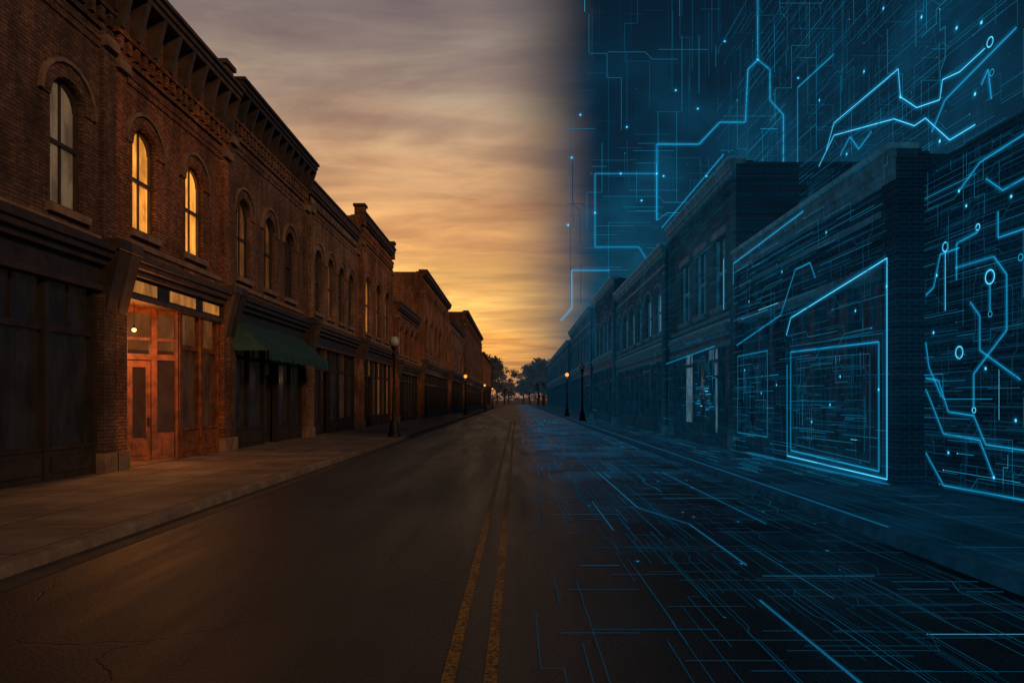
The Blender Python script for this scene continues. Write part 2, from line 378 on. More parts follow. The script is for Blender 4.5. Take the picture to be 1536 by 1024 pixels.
std_building('brick_building',-1,8.0,62.3,86,12.8,BRK[4],glw=[GL,GLT,GLR],gls=[GL],nwin=6,ww=1.5,sill=5.8,spr=8.3,rise=.5,style='dentil',cz=1.7,pr=.35,**A)
std_building('brick_building',-1,7.8,86,107,11.3,BRK[3],glw=[GL,GLT],gls=[GL],nwin=5,ww=1.6,style='plain',cz=1.2,pr=.3,**A)
std_building('brick_building',-1,7.5,107,156,14.8,BRK[2],glw=[GL],gls=[GL],nwin=9,ww=1.8,style='dentil',cz=1.8,pr=.4,**A)
std_building('brick_building',-1,7.3,156,206,12.,BRK[4],glw=[GL],gls=[GL],nwin=9,ww=1.8,style='plain',cz=1.5,pr=.4,**A)
def cap(u,X,z,side=-1):
    b=Bld('parapet_pier',side,X)
    b.box('shaft',BRK[1] if side<0 else BBL,u-.3,u+.3,-.35,.2,z-.6,z+.42)
    b.box('cap',TRIM if side<0 else TRIMB,u-.37,u+.37,-.42,.27,z+.423,z+.56); b.finish()
cap(22.5,9.0,11.45); cap(41.2,8.7,12.1); cap(51.,8.7,12.1)
mAw,t,p=material('awning_canvas'); o=t.obj(); x,y,z=t.sep(o)
s_=t.m('GREATER_THAN',t.m('SINE',t.m('MULTIPLY',y,14.)),0.)
nw=t.ss(t.noise(o,2.5,5),.3,.7,.6,1.2)
t.put(p.inputs['Base Color'],t.mix(1.,t.mix(s_,(.006,.045,.048),(.011,.07,.072)),t.comb(nw,nw,nw),'MULTIPLY')); p.inputs['Roughness'].default_value=.8; bump(t,p,t.noise(o,6,4),.4,.03)
vs=[];fs=[];N=24
for i in range(N+1):
    u=23.1+(30.4-23.1)*i/N; sag=.03*math.sin(i*1.57)
    vs+=[(-8.95,u,4.25),(-8.4,u,3.78+sag*.5),(-7.8,u,3.27+sag),(-7.78,u,2.98+.04*math.sin(i*2.6))]
for i in range(N):
    for k in range(3): fs.append((i*4+k,i*4+4+k,i*4+5+k,i*4+1+k))
for b_ in (0,N*4):
    fs.append((b_,b_+1,b_+2,len(vs))); vs.append((-8.95,vs[b_][1],3.27))
make_mesh('awning',vs,fs,[mAw])
# ------------------------------------------------------------------ RIGHT SIDE
Bb=dict(trim=TRIMB,stone=TRIMB,shop=SHOPB)
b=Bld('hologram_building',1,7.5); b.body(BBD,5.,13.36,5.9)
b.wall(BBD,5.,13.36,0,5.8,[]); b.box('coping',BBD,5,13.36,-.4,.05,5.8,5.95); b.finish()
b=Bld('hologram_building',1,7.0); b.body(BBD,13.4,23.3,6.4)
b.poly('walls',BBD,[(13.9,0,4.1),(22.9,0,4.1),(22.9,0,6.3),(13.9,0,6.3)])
b.box('piers',BBD,13.4,13.95,-.4,.06,0,6.3)
b.box('piers',BBD,19.2,19.8,-.4,.04,0,4.1); b.box('piers',BBD,22.85,23.28,-.4,.05,0,6.2)
b.box('fascia',TRIMB,13.96,22.84,-.3,.12,4.1,4.28)
b.box('fascia',TRIMB,13.96,22.84,-.3,.07,5.2,5.3)
for zz in (4.55,4.8,5.45,5.6): b.box('siding_courses',BBL,13.96,22.84,-.05,.03,zz,zz+.06)
b.cornice(13.42,23.28,5.75,6.4,.16,TRIMB,TRIMB,'plain')
b.storefront(13.97,19.18,SHOPB,[GLB],bays=3,top=4.08); b.storefront(19.82,22.83,SHOPB,[GLB],bays=2,top=4.08); b.finish()
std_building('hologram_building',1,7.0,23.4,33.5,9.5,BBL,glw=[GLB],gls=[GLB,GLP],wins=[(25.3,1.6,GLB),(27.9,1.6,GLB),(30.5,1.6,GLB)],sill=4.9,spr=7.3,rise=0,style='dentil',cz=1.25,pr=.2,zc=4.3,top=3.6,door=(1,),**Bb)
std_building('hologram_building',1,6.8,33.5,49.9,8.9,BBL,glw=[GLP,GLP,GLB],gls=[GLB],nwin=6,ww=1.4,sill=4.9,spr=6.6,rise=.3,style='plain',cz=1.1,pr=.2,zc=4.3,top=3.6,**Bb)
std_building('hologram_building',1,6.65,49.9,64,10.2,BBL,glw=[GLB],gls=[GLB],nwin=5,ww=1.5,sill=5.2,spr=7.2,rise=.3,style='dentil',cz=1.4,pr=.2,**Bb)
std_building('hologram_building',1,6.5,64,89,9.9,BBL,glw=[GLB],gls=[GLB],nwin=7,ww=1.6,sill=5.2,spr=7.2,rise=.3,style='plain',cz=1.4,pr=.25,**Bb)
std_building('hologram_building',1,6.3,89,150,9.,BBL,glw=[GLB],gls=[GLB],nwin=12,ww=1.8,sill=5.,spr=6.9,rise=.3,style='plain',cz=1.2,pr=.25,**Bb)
# ------------------------------------------------------------------ GROUND
def sheet(name,x0,x1,y0,y1,z,mat,nx=1,ny=1):
    vs=[(x0+(x1-x0)*i/nx,y0+(y1-y0)*j/ny,z) for j in range(ny+1) for i in range(nx+1)]
    fs=[(j*(nx+1)+i,j*(nx+1)+i+1,(j+1)*(nx+1)+i+1,(j+1)*(nx+1)+i) for j in range(ny) for i in range(nx)]
    return make_mesh(name,vs,fs,[mat])
mG=plain('dry_ground',(.05,.045,.035),.95,.4,.2)
sheet('ground',-3000,3000,-200,5000,-.03,mG)
mR,t,p=material('asphalt'); o=t.obj(); x,y,z=t.sep(o)
n1=t.noise(o,.35,5,.6); n2=t.noise(o,38,3,.75); n3=t.noise(t.comb(t.m('MULTIPLY',x,1.6),t.m('MULTIPLY',y,.12),0.),1.,5,.6)
v=t.new('ShaderNodeTexVoronoi',feature='DISTANCE_TO_EDGE'); wv=t.new('ShaderNodeVectorMath',operation='ADD')
nn=t.new('ShaderNodeTexNoise'); t.put(nn.inputs['Vector'],o); nn.inputs['Scale'].default_value=1.3; nn.inputs['Detail'].default_value=5
t.l.new(o,wv.inputs[0]); t.l.new(nn.outputs['Color'],wv.inputs[1]); t.put(v.inputs['Vector'],wv.outputs[0]); v.inputs['Scale'].default_value=.42
cr=t.ss(v.outputs['Distance'],.0,.01,1.,0.); cr=t.m('MULTIPLY',cr,t.ss(t.noise(o,.5,2),.42,.58))
f=t.m('MULTIPLY',t.m('MULTIPLY',t.ss(n1,.3,.7,.65,1.3),t.ss(n2,.3,.7,.3,1.8)),t.ss(n3,.3,.7,.7,1.3))
f=t.m('MULTIPLY',f,t.m('SUBTRACT',1.,t.m('MULTIPLY',cr,.6)))
bl=t.ss(t.m('ADD',x,t.m('MULTIPLY',t.m('SUBTRACT',n1,.5),1.5)),-.3,1.8)
c=t.mix(bl,(.029,.028,.029),(.003,.014,.026)); t.put(p.inputs['Base Color'],t.mix(1.,c,t.comb(f,f,f),'MULTIPLY'))
t.put(p.inputs['Roughness'],t.ss(n3,.3,.7,.48,.64)); t.put(p.inputs['Specular IOR Level'],t.m('SUBTRACT',.36,t.m('MULTIPLY',bl,.27)))
bump(t,p,t.m('SUBTRACT',n2,t.m('MULTIPLY',cr,.6)),.7,.014)
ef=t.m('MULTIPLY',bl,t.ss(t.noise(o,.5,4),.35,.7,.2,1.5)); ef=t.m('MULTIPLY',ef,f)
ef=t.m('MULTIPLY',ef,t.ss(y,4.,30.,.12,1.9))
t.put(p.inputs['Emission Color'],t.mix(1.,(.001,.014,.031),t.comb(ef,ef,ef),'MULTIPLY')); p.inputs['Emission Strength'].default_value=1; mR.cycles.emission_sampling='NONE'  # blue glow painted into the right half, stronger with distance
sheet('road',-5.05,4.55,-10,300,0,mR)
def slab(name,c1,emis=None):
    m,t,p=material(name); o=t.obj(); x,y,z=t.sep(o)
    b=brick_tex(t,t.comb(y,t.m('SUBTRACT',x,.3),0.),c1,tuple(k*.75 for k in c1),tuple(k*.12 for k in c1),1.5,1.35,.022,0.)
    n1=t.noise(o,.8,6,.6); n2=t.noise(o,40,3); f=t.m('MULTIPLY',t.ss(n1,.3,.7,.5,1.3),t.ss(n2,.3,.7,.75,1.2))
    t.put(p.inputs['Base Color'],t.mix(1.,b.outputs[0],t.comb(f,f,f),'MULTIPLY')); p.inputs['Roughness'].default_value=.8
    bump(t,p,t.m('ADD',t.m('MULTIPLY',n2,.3),t.m('SUBTRACT',1.,b.outputs[1])),.5,.01)
    if emis:
        p.inputs['Specular IOR Level'].default_value=.05
        t.put(p.inputs['Emission Color'],t.mix(1.,emis,t.comb(f,f,f),'MULTIPLY')); p.inputs['Emission Strength'].default_value=1; m.cycles.emission_sampling='NONE'
    return m
mSL=slab('concrete_slabs',(.18,.145,.12)); mSR=slab('concrete_hologram',(.005,.028,.045),(.0010,.014,.030))
mK=plain('kerb_concrete',(.15,.12,.1),.85); mKR=plain('kerb_hologram',(.004,.022,.036),.8,emis=(.001,.012,.026))
for nm,xa,xb,ka,kb,mp,mk in(('pavement',-12,-5.08,-5.08,-4.9,mSL,mK),('pavement',4.58,12,4.4,4.58,mSR,mKR)):
    sheet(nm,xa,xb,-10,260,.128,mp)
    vs=[];fs=[];side=1 if xa<0 else -1
    prof=[(-.0,.124),(.0,.131),(.13,.131),(.165,.12),(.18,.1),(.19,-.02)]
    ys=[-10]+[k*2.4 for k in range(0,109)]
    for y_ in ys:
        for dx,zz in prof: vs.append(((ka+dx) if side>0 else (kb-dx),y_,zz))
    k=len(prof)
    for i in range(len(ys)-1):
        for j in range(k-1): fs.append((i*k+j,i*k+j+1,(i+1)*k+j+1,(i+1)*k+j))
    make_mesh('kerb',vs,fs,[mk])
mGut=plain('gutter_concrete',(.04,.035,.032),.8,.4,2.); sheet('gutter',-4.9,-4.55,-10,260,.004,mGut)
mY,t,p=material('yellow_road_paint'); o=t.obj()
n=t.m('MULTIPLY',t.ss(t.noise(o,26,5,.8),.4,.58),t.ss(t.noise(o,2.5,4),.3,.6,.55,1.))
t.put(p.inputs['Base Color'],t.mix(n,(.033,.027,.02),(.38,.215,.03))); p.inputs['Roughness'].default_value=.65; p.inputs['Specular IOR Level'].default_value=.25
bump(t,p,t.noise(o,38,3,.75),.7,.014)
sheet('centre_line_marking',-.46,-.375,-5,300,.005,mY); sheet('centre_line_marking',-.2,-.12,-5,300,.005,mY)
# ------------------------------------------------------------------ street lamps
GLOBE=plain('lamp_globe_milk',(.4,.47,.45),.3,.1,bs=0)
def lamp(x,y,lit,H=4.55):
    e=bpy.data.objects.new('street_lamp',None); sc.collection.objects.link(e)
    z0=.13
    lathe('lamp_post',(x,y,z0),[(.27,0),(.27,.12),(.22,.16),(.2,.5),(.15,.62),(.16,.66),(.1,.74),(.085,1.),(.06,2.4),(.055,3.5),(.09,3.53),(.09,3.58),(.055,3.62),(.06,3.72),(.14,3.82),(.15,3.88),(.1,3.9)],METAL,e,16)
    sphere('lamp_globe',(x,y,z0+4.1),.22 if not lit else .18,LIT if lit else GLOBE,e,20,1.05)
    lathe('lamp_finial',(x,y,z0+4.3),[(.1,0),(.06,.04),(.02,.06),(.025,.1),(.0,.15)],METAL,e,10)
    if lit: point('lamp_light',(x,y,z0+3.6),(1,.45,.14),40,.2,e)
lamp(-5.28,31.6,False)
for y in(78,125,165): lamp(-5.45,y,True)
lamp(5.0,73,True); lamp(5.0,56,False)
# ------------------------------------------------------------------ trees
mLf=plain('foliage_hazed',(.05,.05,.035),.9,.5,.6,emis=(.010,.009,.009)); mLf2=plain('foliage_light_hazed',(.08,.07,.05),.9,.5,.6,emis=(.018,.016,.017)); mBk=plain('bark',(.04,.03,.025),.9)  # faint emission in all leaf colours stands in for distance haze
mLb=plain('foliage_blue_hazed',(.03,.045,.05),.9,.5,.6,emis=(.007,.015,.022))
def leafcloud(vs,fs,mi,c,r,n,size,k):
    for _ in range(n):
        d=Vector((R.gauss(0,1),R.gauss(0,1),R.gauss(0,1))).normalized()*r*(R.random()**.45)
        q=Vector(c)+Vector((d.x,d.y,d.z*.75)); a=Vector((R.gauss(0,1),R.gauss(0,1),R.gauss(0,1))).normalized(); b_=a.cross(Vector((R.random(),R.random(),R.random()))).normalized()
        s=size*R.uniform(.5,1.3); i=len(vs); vs+= [tuple(q+a*s),tuple(q+b_*s*.6),tuple(q-a*s),tuple(q-b_*s*.6)]; fs.append((i,i+1,i+2,i+3)); mi.append(k)
def limb(vs,fs,mi,a,b,r0,r1,k):
    a=Vector(a);b=Vector(b); d=(b-a).normalized(); s=d.orthogonal().normalized(); t_=d.cross(s); i=len(vs); n=7
    for c,r in((a,r0),(b,r1)):
        for j in range(n):
            g=2*math.pi*j/n; vs.append(tuple(c+s*r*math.cos(g)+t_*r*math.sin(g)))
    for j in range(n): fs.append((i+j,i+(j+1)%n,i+n+(j+1)%n,i+n+j)); mi.append(k)
def tree(x,y,H,blue=False):
    vs=[];fs=[];mi=[]
    limb(vs,fs,mi,(x,y,0),(x+R.uniform(-.3,.3),y,H*.45),.35,.2,0)
    for _ in range(12):
        g=R.uniform(0,6.28); rr=H*R.uniform(.05,.3); c=(x+rr*math.cos(g),y+rr*math.sin(g),H*R.uniform(.35,.92))
        limb(vs,fs,mi,(x,y,H*R.uniform(.25,.45)),c,.16,.05,0)
        leafcloud(vs,fs,mi,c,H*R.uniform(.1,.18),150,.42,R.choice((1,1,2)))
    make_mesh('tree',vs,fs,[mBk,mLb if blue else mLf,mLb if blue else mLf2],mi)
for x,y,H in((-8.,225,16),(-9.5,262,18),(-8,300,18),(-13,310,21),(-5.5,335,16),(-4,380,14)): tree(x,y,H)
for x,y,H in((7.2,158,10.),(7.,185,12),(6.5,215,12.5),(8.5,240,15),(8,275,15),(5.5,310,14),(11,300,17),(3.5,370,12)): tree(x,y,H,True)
vs=[];fs=[];mi=[]
for i in range(70):
    xx=-110+i*3.2+R.uniform(-1,1); hh=R.uniform(5,10)*(0.5 if abs(xx-4)<5 else 1)
    leafcloud(vs,fs,mi,(xx,560+R.uniform(-10,10),hh*.5),hh*.62,70,.9,0)
make_mesh('distant_tree_line',vs,fs,[mLf2],mi)
# ------------------------------------------------------------------ CIRCUIT HOLOGRAM
CL=[emat('trace_%d'%i,c,s,False) for i,(c,s) in enumerate([((.002,.03,.06),1.),((.004,.065,.125),1.),((.007,.14,.26),1.),((.015,.34,.58),1.),((.12,.70,1.),1.15)])]
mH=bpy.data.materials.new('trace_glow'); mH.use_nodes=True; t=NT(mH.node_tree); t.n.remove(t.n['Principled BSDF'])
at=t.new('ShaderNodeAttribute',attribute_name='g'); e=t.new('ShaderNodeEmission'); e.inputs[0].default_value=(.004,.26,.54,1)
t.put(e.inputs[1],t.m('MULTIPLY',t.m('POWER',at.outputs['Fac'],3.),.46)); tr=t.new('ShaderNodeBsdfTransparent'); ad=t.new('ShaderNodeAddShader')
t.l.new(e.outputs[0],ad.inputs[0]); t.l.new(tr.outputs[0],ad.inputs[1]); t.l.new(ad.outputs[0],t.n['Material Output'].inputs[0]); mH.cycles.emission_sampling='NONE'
class Circ:
    def __init__(s,name,fn,eps): s.name=name; s.fn=fn; s.v=[];s.f=[];s.mi=[]; s.hv=[];s.hf=[];s.hg=[]; s.eps=eps
    def seg(s,a,b,w,k,off):
        dx=b[0]-a[0];dy=b[1]-a[1];L=math.hypot(dx,dy)
        if L<1e-6: return
        ux,uy=dx/L,dy/L; nx,ny=-uy*w/2,ux*w/2; ex,ey=ux*w*.45,uy*w*.45; i=len(s.v)
        for p_ in((a[0]-ex+nx,a[1]-ey+ny),(b[0]+ex+nx,b[1]+ey+ny),(b[0]+ex-nx,b[1]+ey-ny),(a[0]-ex-nx,a[1]-ey-ny)): s.v.append(s.fn(p_[0],p_[1],off))
        s.f.append((i,i+1,i+2,i+3)); s.mi.append(k)
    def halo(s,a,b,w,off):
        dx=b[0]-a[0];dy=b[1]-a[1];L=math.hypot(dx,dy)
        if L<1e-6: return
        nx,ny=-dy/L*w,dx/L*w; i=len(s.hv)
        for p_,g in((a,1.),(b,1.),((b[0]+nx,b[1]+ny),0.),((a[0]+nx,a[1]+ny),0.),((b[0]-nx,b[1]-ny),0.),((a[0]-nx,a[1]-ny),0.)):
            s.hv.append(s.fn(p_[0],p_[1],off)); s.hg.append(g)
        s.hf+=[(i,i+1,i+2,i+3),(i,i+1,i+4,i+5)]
    def line(s,pts,w,k,halo=0.):
        off=R.uniform(0,s.eps)
        for a,b in zip(pts,pts[1:]):
            s.seg(a,b,w,k,off)
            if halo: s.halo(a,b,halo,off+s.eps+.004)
    def dot(s,c,r,k,sq=1.,halo=0.):
        off=s.eps+.002; i=len(s.v); n=8
        for j in range(n): s.v.append(s.fn(c[0]+r*sq*math.cos(j*6.283/n),c[1]+r*math.sin(j*6.283/n),off))
        s.f.append(tuple(range(i,i+n))); s.mi.append(k)
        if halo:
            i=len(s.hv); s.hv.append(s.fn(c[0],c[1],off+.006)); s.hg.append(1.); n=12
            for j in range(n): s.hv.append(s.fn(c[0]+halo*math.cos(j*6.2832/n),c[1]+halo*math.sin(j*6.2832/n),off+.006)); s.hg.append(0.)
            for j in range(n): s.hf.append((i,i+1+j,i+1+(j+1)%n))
    def ring(s,c,r,w,k,halo=0.):
        n=18; pts=[(c[0]+r*math.cos(j*6.2832/n),c[1]+r*math.sin(j*6.2832/n)) for j in range(n+1)]
        s.line(pts,w,k,halo)
    def straight(s,u,v,L,w,k,prim,nd=.15):
        e=(u+L,v) if prim==0 else (u,v+L)
        s.line([(u,v),e],w,k)
        if R.random()<nd: s.dot(e,w*1.7,min(4,k+1))
    def trace(s,u,v,su,sv,L,w,k,diag=.5,nd=.3,prim=0):
        pts=[(u,v)]; d=R.choice((-1,1)); e_=R.choice((-1,1)); tot=0
        while tot<L:
            a=L*R.uniform(.3,.7); tot+=a
            if prim==0: u+=d*a*su
            else: v+=d*a*sv
            pts.append((u,v))
            if tot>=L: break
            j=L*R.uniform(.04,.14)*e_
            if R.random()<diag: u+=abs(j)*d*su if prim==0 else j*su; v+=j*sv if prim==0 else abs(j)*d*sv
            else:
                if prim==0: v+=j*sv*2
                else: u+=j*su*2
            pts.append((u,v))
            if R.random()<.4: e_=-e_
        s.line(pts,w,k)
        if R.random()<nd: s.dot(pts[-1],w*1.8,min(4,k+1))
        return pts
    def finish(s,parent=None):
        e=bpy.data.objects.new(s.name,None); sc.collection.objects.link(e)
        make_mesh('traces',s.v,s.f,CL,s.mi,e)
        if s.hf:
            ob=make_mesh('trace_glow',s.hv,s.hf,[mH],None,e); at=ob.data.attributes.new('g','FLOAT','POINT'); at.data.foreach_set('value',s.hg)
def pk(ws): return R.choices(range(5),ws)[0]
c=Circ('circuit_road_traces',lambda u,v,o:(u,v,.008+o),.006)
for _ in range(950):
    y_=3.6+R.random()**1.4*60; x_=4.35*(R.random()**.75)
    if x_<.3: continue
    far=min(1,(y_-3)/16); k=pk([9,3.5*far+.3,1.*far,.1*far,.0]) if x_>1.2 else pk([8,2.*far,.3*far,.0,0])
    w=.004+.00045*y_
    q=R.random()
    if q<.2: c.trace(x_,y_,.4,1,R.uniform(1,3)*(1+y_*.03),w,k,.6,.2,1)
    elif q<.5: c.straight(x_,y_,R.uniform(.6,3)*(1+y_*.03),w,k,1)
    else: c.line([(x_,y_),(min(4.3,x_+R.uniform(.25,1.3)),y_)],w*2.4,k)
c.v=[(min(max(a,.15),4.38),b,z) for a,b,z in c.v]
for pts in ([(2.35,7.5),(2.35,10),(1.9,11.5),(1.9,17)],[(2.05,3.9),(2.05,6.2)],[(3.4,10),(3.4,17)]): c.line(pts,.0045,2,.03)
for _ in range(26):
    y_=R.uniform(6,30); c.dot((R.uniform(1,4.2),y_),.005+.0008*y_,3,1.,.05+.002*y_)
c.finish()
c=Circ('circuit_pavement_traces',lambda u,v,o:(u,v,.136+o),.006)
for _ in range(340):
    y_=6+R.random()**1.5*60; x_=R.uniform(4.62,6.8); k=pk([6,4,1.4,.25,.0]); w=.004+.0005*y_
    if y_<12: k=min(k,1)
    if R.random()<.55: c.line([(x_,y_),(x_,y_+R.uniform(1,4))],w,k)
    else: c.line([(x_,y_),(min(6.85,x_+R.uniform(.3,1.2)),y_)],w*2.2,k)
for _ in range(50):
    x_=R.uniform(4.9,6.9); y_=R.uniform(13,22); c.line([(x_,y_),(x_,y_+R.uniform(.5,2))],.011,R.choice((1,2,2,3)))  # extra streaks drawn in for blue reflections beside the wall
c.line([(4.56,9),(4.56,60)],.008,1,.06); c.line([(6.9,13.6),(6.9,22)],.012,3,.35)
c.finish()
def facade(X,u0,u1,h0,h1,n,ws,name='circuit_facade_traces',extra=None,wk=1.,Lk=1.):
    c=Circ(name,lambda u,v,o:(X-o,u,v),.006)
    for _ in range(n):
        u=R.uniform(u0,u1); v=h0+(h1-h0)*R.random(); k=pk(ws); w=(.004+.00055*u)*wk; q=R.random()
        if q<.45: c.straight(u,v,R.uniform(.3,2.2)*(1+.02*u)*Lk,w,k,0)
        elif q<.62: c.straight(u,v,R.uniform(.2,1.2)*Lk,w*.9,k,1)
        elif q<.88: c.trace(u,v,1,1,R.uniform(.5,2.6)*(1+.02*u)*Lk,w,k,.6,.2,0)
        else: c.trace(u,v,1,1,R.uniform(.3,1.4)*Lk,w,k,.4,.15,1)
    c.v=[(a,min(max(b,u0),u1),min(max(z,h0),h1)) for a,b,z in c.v]
    if extra: extra(c)
    c.finish()
def ex0(c):
    w=.011; h=.085
    for pts in ([(13.3,3.6),(13.05,3.7),(12.85,4.25),(12.3,4.25)],
                [(12.37,3.72),(12.37,4.34),(11.8,4.4)],[(12.4,3.93),(11.4,3.93),(11.1,3.6),(11.1,2.76),(11.9,2.13),(11.9,1.6)],
                [(12.3,5.2),(11.75,5.5),(10.5,5.6)],[(13.3,2.75),(13.2,2.3),(12.8,1.75)],
                [(13.3,1.9),(13.15,1.7),(12.75,1.12),(11.75,1.06),(11.4,.5)],[(13.3,.75),(13.2,.65),(12.75,.22),(10.,.25)],
                [(13.3,2.1),(12.9,2.05),(12.6,1.5),(11.9,1.45),(11.6,1.0),(10.2,.95)],[(12.,3.3),(11.75,3.05),(11.75,2.5),(10.8,2.0)],
                [(11.6,5.2),(11.2,4.9),(10.6,4.95)],[(11.3,4.6),(11.3,4.2),(10.7,4.2),(10.7,3.2)]): c.line(pts,w,3,h)
    c.line([(12.7,4.25),(12.7,3.25)],w,4,h); c.ring((12.7,4.35),.08,.016,4,.06)
    c.ring((11.5,3.63),.11,.018,4,.08); c.ring((12.3,2.5),.1,.018,4,.08); c.ring((11.9,1.54),.045,.014,4,.05)
    c.line([(11.5,3.5),(11.5,3.1)],w,3,h); c.ring((11.5,3.05),.045,.014,3); c.ring((10.8,3.8),.05,.014,3); c.ring((11.8,4.48),.05,.015,4,.06)
    for q in ((12.3,5.2),(11.4,.5),(13.05,2.9),(12.95,3.9),(11.0,4.75),(10.9,1.4),(12.1,4.9),(11.6,2.2),(12.6,.8)): c.dot(q,.025,4,1.,.12)
facade(7.42,10.0,13.36,.2,5.8,300,[8,5,2,.35,.02],extra=ex0,wk=.7)
def ex1(c):
    c.line([(18.6,3.35),(18.3,3.75),(13.55,4.32),(13.55,.24),(18.55,.3)],.018,4,.13)
    c.line([(18.55,2.6),(18.55,.3)],.014,3,.07)
    c.line([(13.85,.36),(13.85,2.8),(18.3,2.9),(18.3,.45),(13.85,.36)],.014,3,.09)
    c.line([(13.7,.3),(13.7,2.95),(18.4,3.05)],.009,2)
    c.line([(14.2,.5),(14.2,2.6),(17.9,2.7),(17.9,.6),(14.2,.5)],.01,2)
    c.line([(20.,.7),(20.,3.05),(22.7,3.05),(22.7,.7),(20.,.7)],.012,2,.06)
    for i in range(90):
        u=R.uniform(14.2,17.9); v=R.uniform(.6,2.6); L=R.uniform(.2,1.2)
        if R.random()<.5: c.line([(u,v),(min(17.9,u+L),v)],.009,pk([2,4,3,.5,.1]))
        else: c.line([(u,v),(u,min(2.65,v+L))],.01,pk([2,4,3,.5,.1]))
    for i in range(60):
        u=R.uniform(20,22.7); v=R.uniform(.6,3.); L=R.uniform(.2,1.)
        if R.random()<.5: c.line([(u,v),(min(22.7,u+L),v)],.012,pk([2,4,3,.6,.1]))
        else: c.line([(u,v),(u,min(3.1,v+L))],.014,pk([2,4,3,.6,.1]))
    c.line([(23.15,5.35),(23.15,6.0),(17.5,6.2)],.016,3,.1)
    c.line([(22.8,3.4),(19.,3.9),(18.,4.9),(17.1,4.9),(16.8,4.5)],.012,3,.07)
    for q in ((13.55,3.8),(13.85,1.9),(17.,1.2),(15.5,2.2),(20.5,1.9),(21.6,4.6),(16.2,5.4),(16.,1.6),(19.3,2.1),(18.9,5.),(14.8,3.5),(22.,2.6)): c.dot(q,.026,4,1.,.13)
facade(6.84,13.45,23.2,.2,6.2,420,[9,5,1.6,.22,.02],extra=ex1,wk=.75)
def ex2(c):
    c.line([(23.45,9.55),(33.4,9.55)],.02,3,.12); c.line([(23.45,6.2),(23.45,4.6)],.025,4,.15); c.line([(32.5,3.3),(24.5,3.5)],.02,2,.07)
    for i in range(60):
        u=R.uniform(24.3,26.9); v=R.uniform(1.,2.9)
        c.line([(u,v),(u+R.uniform(.2,.8),v)],.022,pk([1,3,4,1.5,.2])) if R.random()<.6 else c.line([(u,v),(u,v+.5)],.022,pk([1,3,4,1.5,.2]))
facade(6.62,23.45,33.4,.3,9.4,100,[9,4,.7,.08,.0],extra=ex2,wk=.75)
facade(6.4,33.6,64,.3,8.4,60,[9,3,.3,0,0],wk=.6)
def exs(c):
    w=.015;h=.12
    c.line([(23.5,7.9),(23.5,11.7),(20.8,11.5)],w,3,h)
    c.line([(21.3,8.96),(20.8,9.55),(17.3,9.5),(17.2,8.8),(16.5,8.27),(15.6,8.08),(15.5,8.46),(14.9,8.36),(14.1,8.45)],.017,4,.15)
    c.ring((13.95,8.5),.09,.018,4,.07)
    c.line([(21.85,8.65),(20.8,9.2),(17.5,8.4),(16.6,7.9),(16.15,7.9),(15.25,7.1),(14.4,7.1)],.017,4,.14)
    c.line([(20.4,8.5),(19.8,8.8),(19.3,8.3),(18.6,8.5)],w,3,h)
    c.line([(15.9,7.5),(15.4,8.),(13.2,8.4)],w,3,h); c.line([(14.2,7.8),(14.0,8.0),(13.9,7.4)],w,3,h); c.ring((13.9,7.9),.06,.015,3)
    for q in((17.2,8.8),(20.,8.4),(14.4,7.7),(23.5,9.3),(19.,10.2),(15.,9.3),(16.3,10.2),(18.,11.3),(14.2,9.),(21.8,10.6),(17.9,7.7),(15.6,7.2)): c.dot(q,.035,4,1.,.2)
facade(9.0,11.5,30,5.5,15.5,850,[8,5,2.6,.45,.03],name='circuit_hologram_wall',extra=exs,wk=.65,Lk=1.3)
facade(12.,14,44,7,24,420,[8,5,1.6,.12,.01],name='circuit_hologram_wall',wk=.7,Lk=1.7)
def front(Y,x0,x1,h0,h1,n,ws,extra=None):
    c=Circ('circuit_hologram_screen',lambda u,v,o:(u,Y-o,v),.02)
    for _ in range(n):
        u=x0+(x1-x0)*R.random()**.85; v=R.uniform(h0,h1); k=pk(ws); q=R.random()
        if q<.3: c.straight(u,v,R.uniform(1,5),.035,k,0,.1)
        elif q<.7: c.straight(u,v,R.uniform(1,9),.035,k,1,.12)
        elif q<.82: c.trace(u,v,1,1,R.uniform(2,8),.035,k,.3,.15,0)
        else: c.trace(u,v,1,1,R.uniform(3,10),.035,k,.3,.25,1)
    v2=[];f2=[];m2=[]
    for fc,k in zip(c.f,c.mi):
        P=[c.v[i] for i in fc]
        if min(p_[0] for p_ in P)<x0 or max(p_[2] for p_ in P)>h1: continue
        b=len(v2); v2+=P; f2.append(tuple(range(b,b+len(P)))); m2.append(k)
    c.v,c.f,c.mi=v2,f2,m2
    if extra: extra(c)
    c.finish()
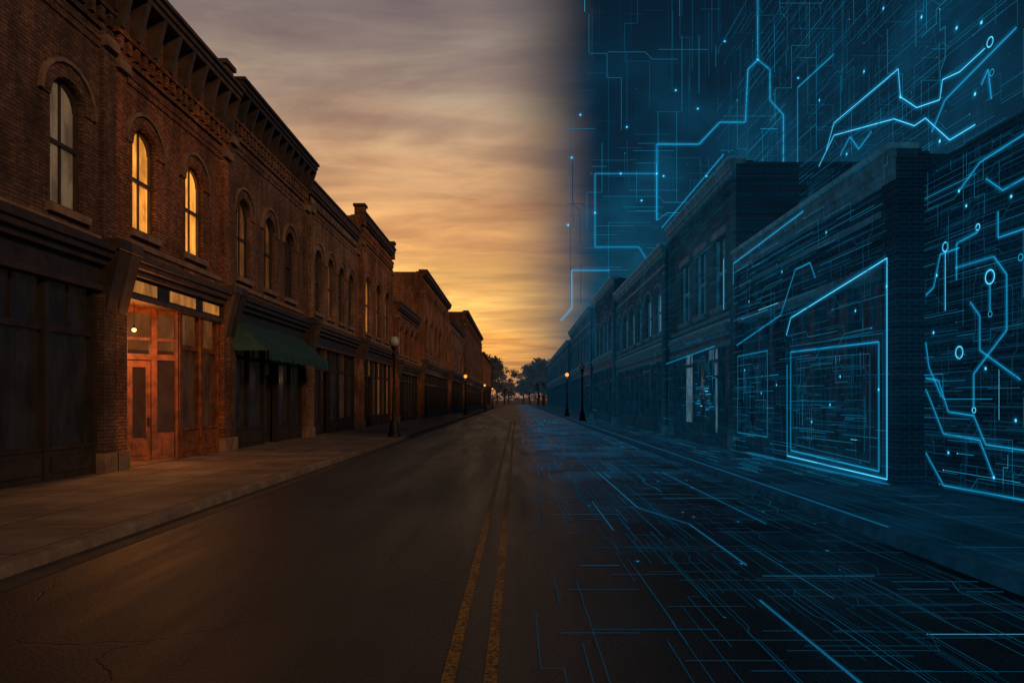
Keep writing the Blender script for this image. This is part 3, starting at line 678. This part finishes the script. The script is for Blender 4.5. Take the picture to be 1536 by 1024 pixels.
def exf(c):
    w=.045;h=.36
    c.line([(11.45,16.4),(11.45,22.6),(14.9,22.6),(16.6,24.4),(18.7,24.4),(18.9,28.7),(19.7,29.5),(20.7,28.7),(20.7,26.2),(21.8,25),(21.8,20)],w,3,h)
    c.line([(19.7,29.5),(19.7,36)],w*.8,3,h)
    c.line([(3.6,8.2),(4.5,9.2),(4.5,12.3),(7.6,12.3)],w*.7,3,.3); c.line([(11.4,20.2),(6.4,20.2),(6.4,14.2),(10,14.2),(10.6,13.2)],w*.7,2,.25)
    c.line([(5.7,28.4),(7.5,28.4),(7.5,18)],w*.6,1); c.line([(7.5,9),(7.5,16.2),(10.9,16.2)],w*.6,2); c.line([(11.5,16.4),(12.3,17),(14,17)],w*.7,3)
    for _ in range(34):
        u=R.uniform(5.5,12.5); v=R.uniform(11,24); c.line([(u,v),(u+R.uniform(1,4),v)],.035,R.choice((1,1,2)))
    for q in((4.5,21.5),(4.2,16),(11.45,20.2),(19.7,29.5),(9,24),(14.8,25.5),(13,27),(12,20),(6.4,17),(8.5,20.2),(17,31),(23,28),(5.2,25),(10.2,18),(15.5,20)): c.dot(q,.07,4,1.,.4)
front(60,4.0,34,9,42,420,[8,5,1.5,.12,.02],exf)
def haze_sheet(name,fn,u0,u1,v0,v1,s,mul=1.):  # additive glowing sheet that paints a teal haze behind the traces
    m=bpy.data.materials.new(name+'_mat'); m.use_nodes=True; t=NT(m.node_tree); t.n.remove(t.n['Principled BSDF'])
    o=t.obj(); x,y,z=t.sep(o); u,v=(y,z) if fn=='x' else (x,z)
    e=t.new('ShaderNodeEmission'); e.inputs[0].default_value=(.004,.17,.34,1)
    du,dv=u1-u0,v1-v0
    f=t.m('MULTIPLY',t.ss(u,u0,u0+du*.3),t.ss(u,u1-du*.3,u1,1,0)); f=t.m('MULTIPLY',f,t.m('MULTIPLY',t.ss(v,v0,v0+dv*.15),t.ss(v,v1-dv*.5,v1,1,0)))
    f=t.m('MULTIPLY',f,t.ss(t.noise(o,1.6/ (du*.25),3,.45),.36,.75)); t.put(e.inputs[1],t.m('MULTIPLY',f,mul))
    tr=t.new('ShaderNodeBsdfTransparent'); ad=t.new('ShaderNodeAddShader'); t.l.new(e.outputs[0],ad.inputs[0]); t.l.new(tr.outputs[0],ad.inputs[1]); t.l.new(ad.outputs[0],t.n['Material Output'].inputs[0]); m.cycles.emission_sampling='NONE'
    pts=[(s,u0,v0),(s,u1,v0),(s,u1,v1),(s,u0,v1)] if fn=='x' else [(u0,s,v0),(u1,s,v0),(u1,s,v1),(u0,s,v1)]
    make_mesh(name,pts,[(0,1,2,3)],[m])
haze_sheet('hologram_haze_sheet','x',10,34,6.6,13,9.3,.3)
haze_sheet('hologram_haze_sheet','y',-1,34,4,36,61.,.2)
# ------------------------------------------------------------------ WORLD
w=bpy.data.worlds.new('World'); sc.world=w; w.use_nodes=True; t=NT(w.node_tree)
bg=t.n['Background']; g=t.new('ShaderNodeTexCoord').outputs['Generated']; x,y,z=t.sep(g)
zc_=t.m('MAXIMUM',z,0.)
den=t.m('ADD',zc_,.1)
cu=t.m('DIVIDE',x,den); cv=t.m('DIVIDE',y,den)
n1=t.noise(t.comb(t.m('MULTIPLY',cu,.8),t.m('MULTIPLY',cv,1.5),0.),1.,8,.6,.5)
n2=t.noise(t.comb(t.m('MULTIPLY',cu,.35),t.m('MULTIPLY',cv,.8),3.),1.,5,.5)
n3=t.noise(t.comb(t.m('MULTIPLY',cu,1.6),t.m('MULTIPLY',cv,4.2),7.),1.,6,.55,.4)
e_=t.m('ADD',zc_,t.m('MULTIPLY',t.m('SUBTRACT',n1,.5),.14))
warm=t.ramp(e_,[(0,(.24,.14,.11)),(.03,(.62,.26,.09)),(.075,(1.,.44,.09)),(.14,(1.,.55,.155)),(.21,(.96,.47,.155)),(.29,(.6,.33,.165)),(.38,(.36,.25,.185)),(.5,(.23,.2,.19)),(.7,(.1,.1,.105)),(1,(.03,.032,.036))])
cl=t.m('MULTIPLY',t.ss(n1,.34,.66,.66,1.22),t.m('MULTIPLY',t.ss(n2,.3,.7,.78,1.14),t.ss(n3,.34,.66,.8,1.15)))
warm=t.mix(1.,warm,t.comb(cl,t.m('POWER',cl,1.1),t.m('POWER',cl,.75)),'MULTIPLY')
az=t.m('ARCTAN2',x,y)
fall=t.ss(t.m('ABSOLUTE',az),.2,1.3,1.,.2)
warm=t.mix(1.,warm,t.comb(fall,fall,t.m('POWER',fall,.8)),'MULTIPLY')
blue=t.ramp(zc_,[(0,(.012,.06,.09)),(.1,(.007,.058,.1)),(.2,(.004,.036,.07)),(.32,(.003,.018,.038)),(.5,(.0025,.012,.026)),(1,(.003,.01,.02))])
azn=t.m('ADD',az,t.m('MULTIPLY',t.m('SUBTRACT',n1,.5),.08))
tb=t.m('MULTIPLY',t.ss(azn,-.06,.115),t.ss(az,1.,1.5,1.,0.))
sky=t.new('ShaderNodeTexSky',sky_type='NISHITA'); sky.sun_disc=False; sky.sun_elevation=math.radians(3); sky.sun_rotation=math.radians(-4)
warm=t.mix(1.,warm,t.mix(1.,sky.outputs[0],(.004,.004,.004),'MULTIPLY'),'ADD')
col=t.mix(tb,warm,blue)
col=t.mix(t.ss(z,-.02,.0,1.,0.),col,(.02,.02,.022))
t.l.new(col,bg.inputs[0]); bg.inputs[1].default_value=1.
# low, soft warm light raking the left-hand facades from across the street
L=bpy.data.lights.new('sun','SUN'); L.energy=.95; L.angle=math.radians(10); L.color=(1,.55,.28)
so=bpy.data.objects.new('sun',L); sc.collection.objects.link(so)
A_=math.radians(126); E_=math.radians(24)
d=-Vector((math.sin(A_)*math.cos(E_),math.cos(A_)*math.cos(E_),math.sin(E_))); so.rotation_euler=d.to_track_quat('-Z','Y').to_euler()
# ------------------------------------------------------------------ CAMERA
cd=bpy.data.cameras.new('camera'); co=bpy.data.objects.new('camera',cd); sc.collection.objects.link(co); sc.camera=co
co.location=(0,0,1.7); co.rotation_euler=(math.radians(90),0,0)
cd.sensor_width=36; cd.lens=25.8; cd.shift_y=.0573; cd.shift_x=-.0046; cd.clip_end=6000; cd.clip_start=.1
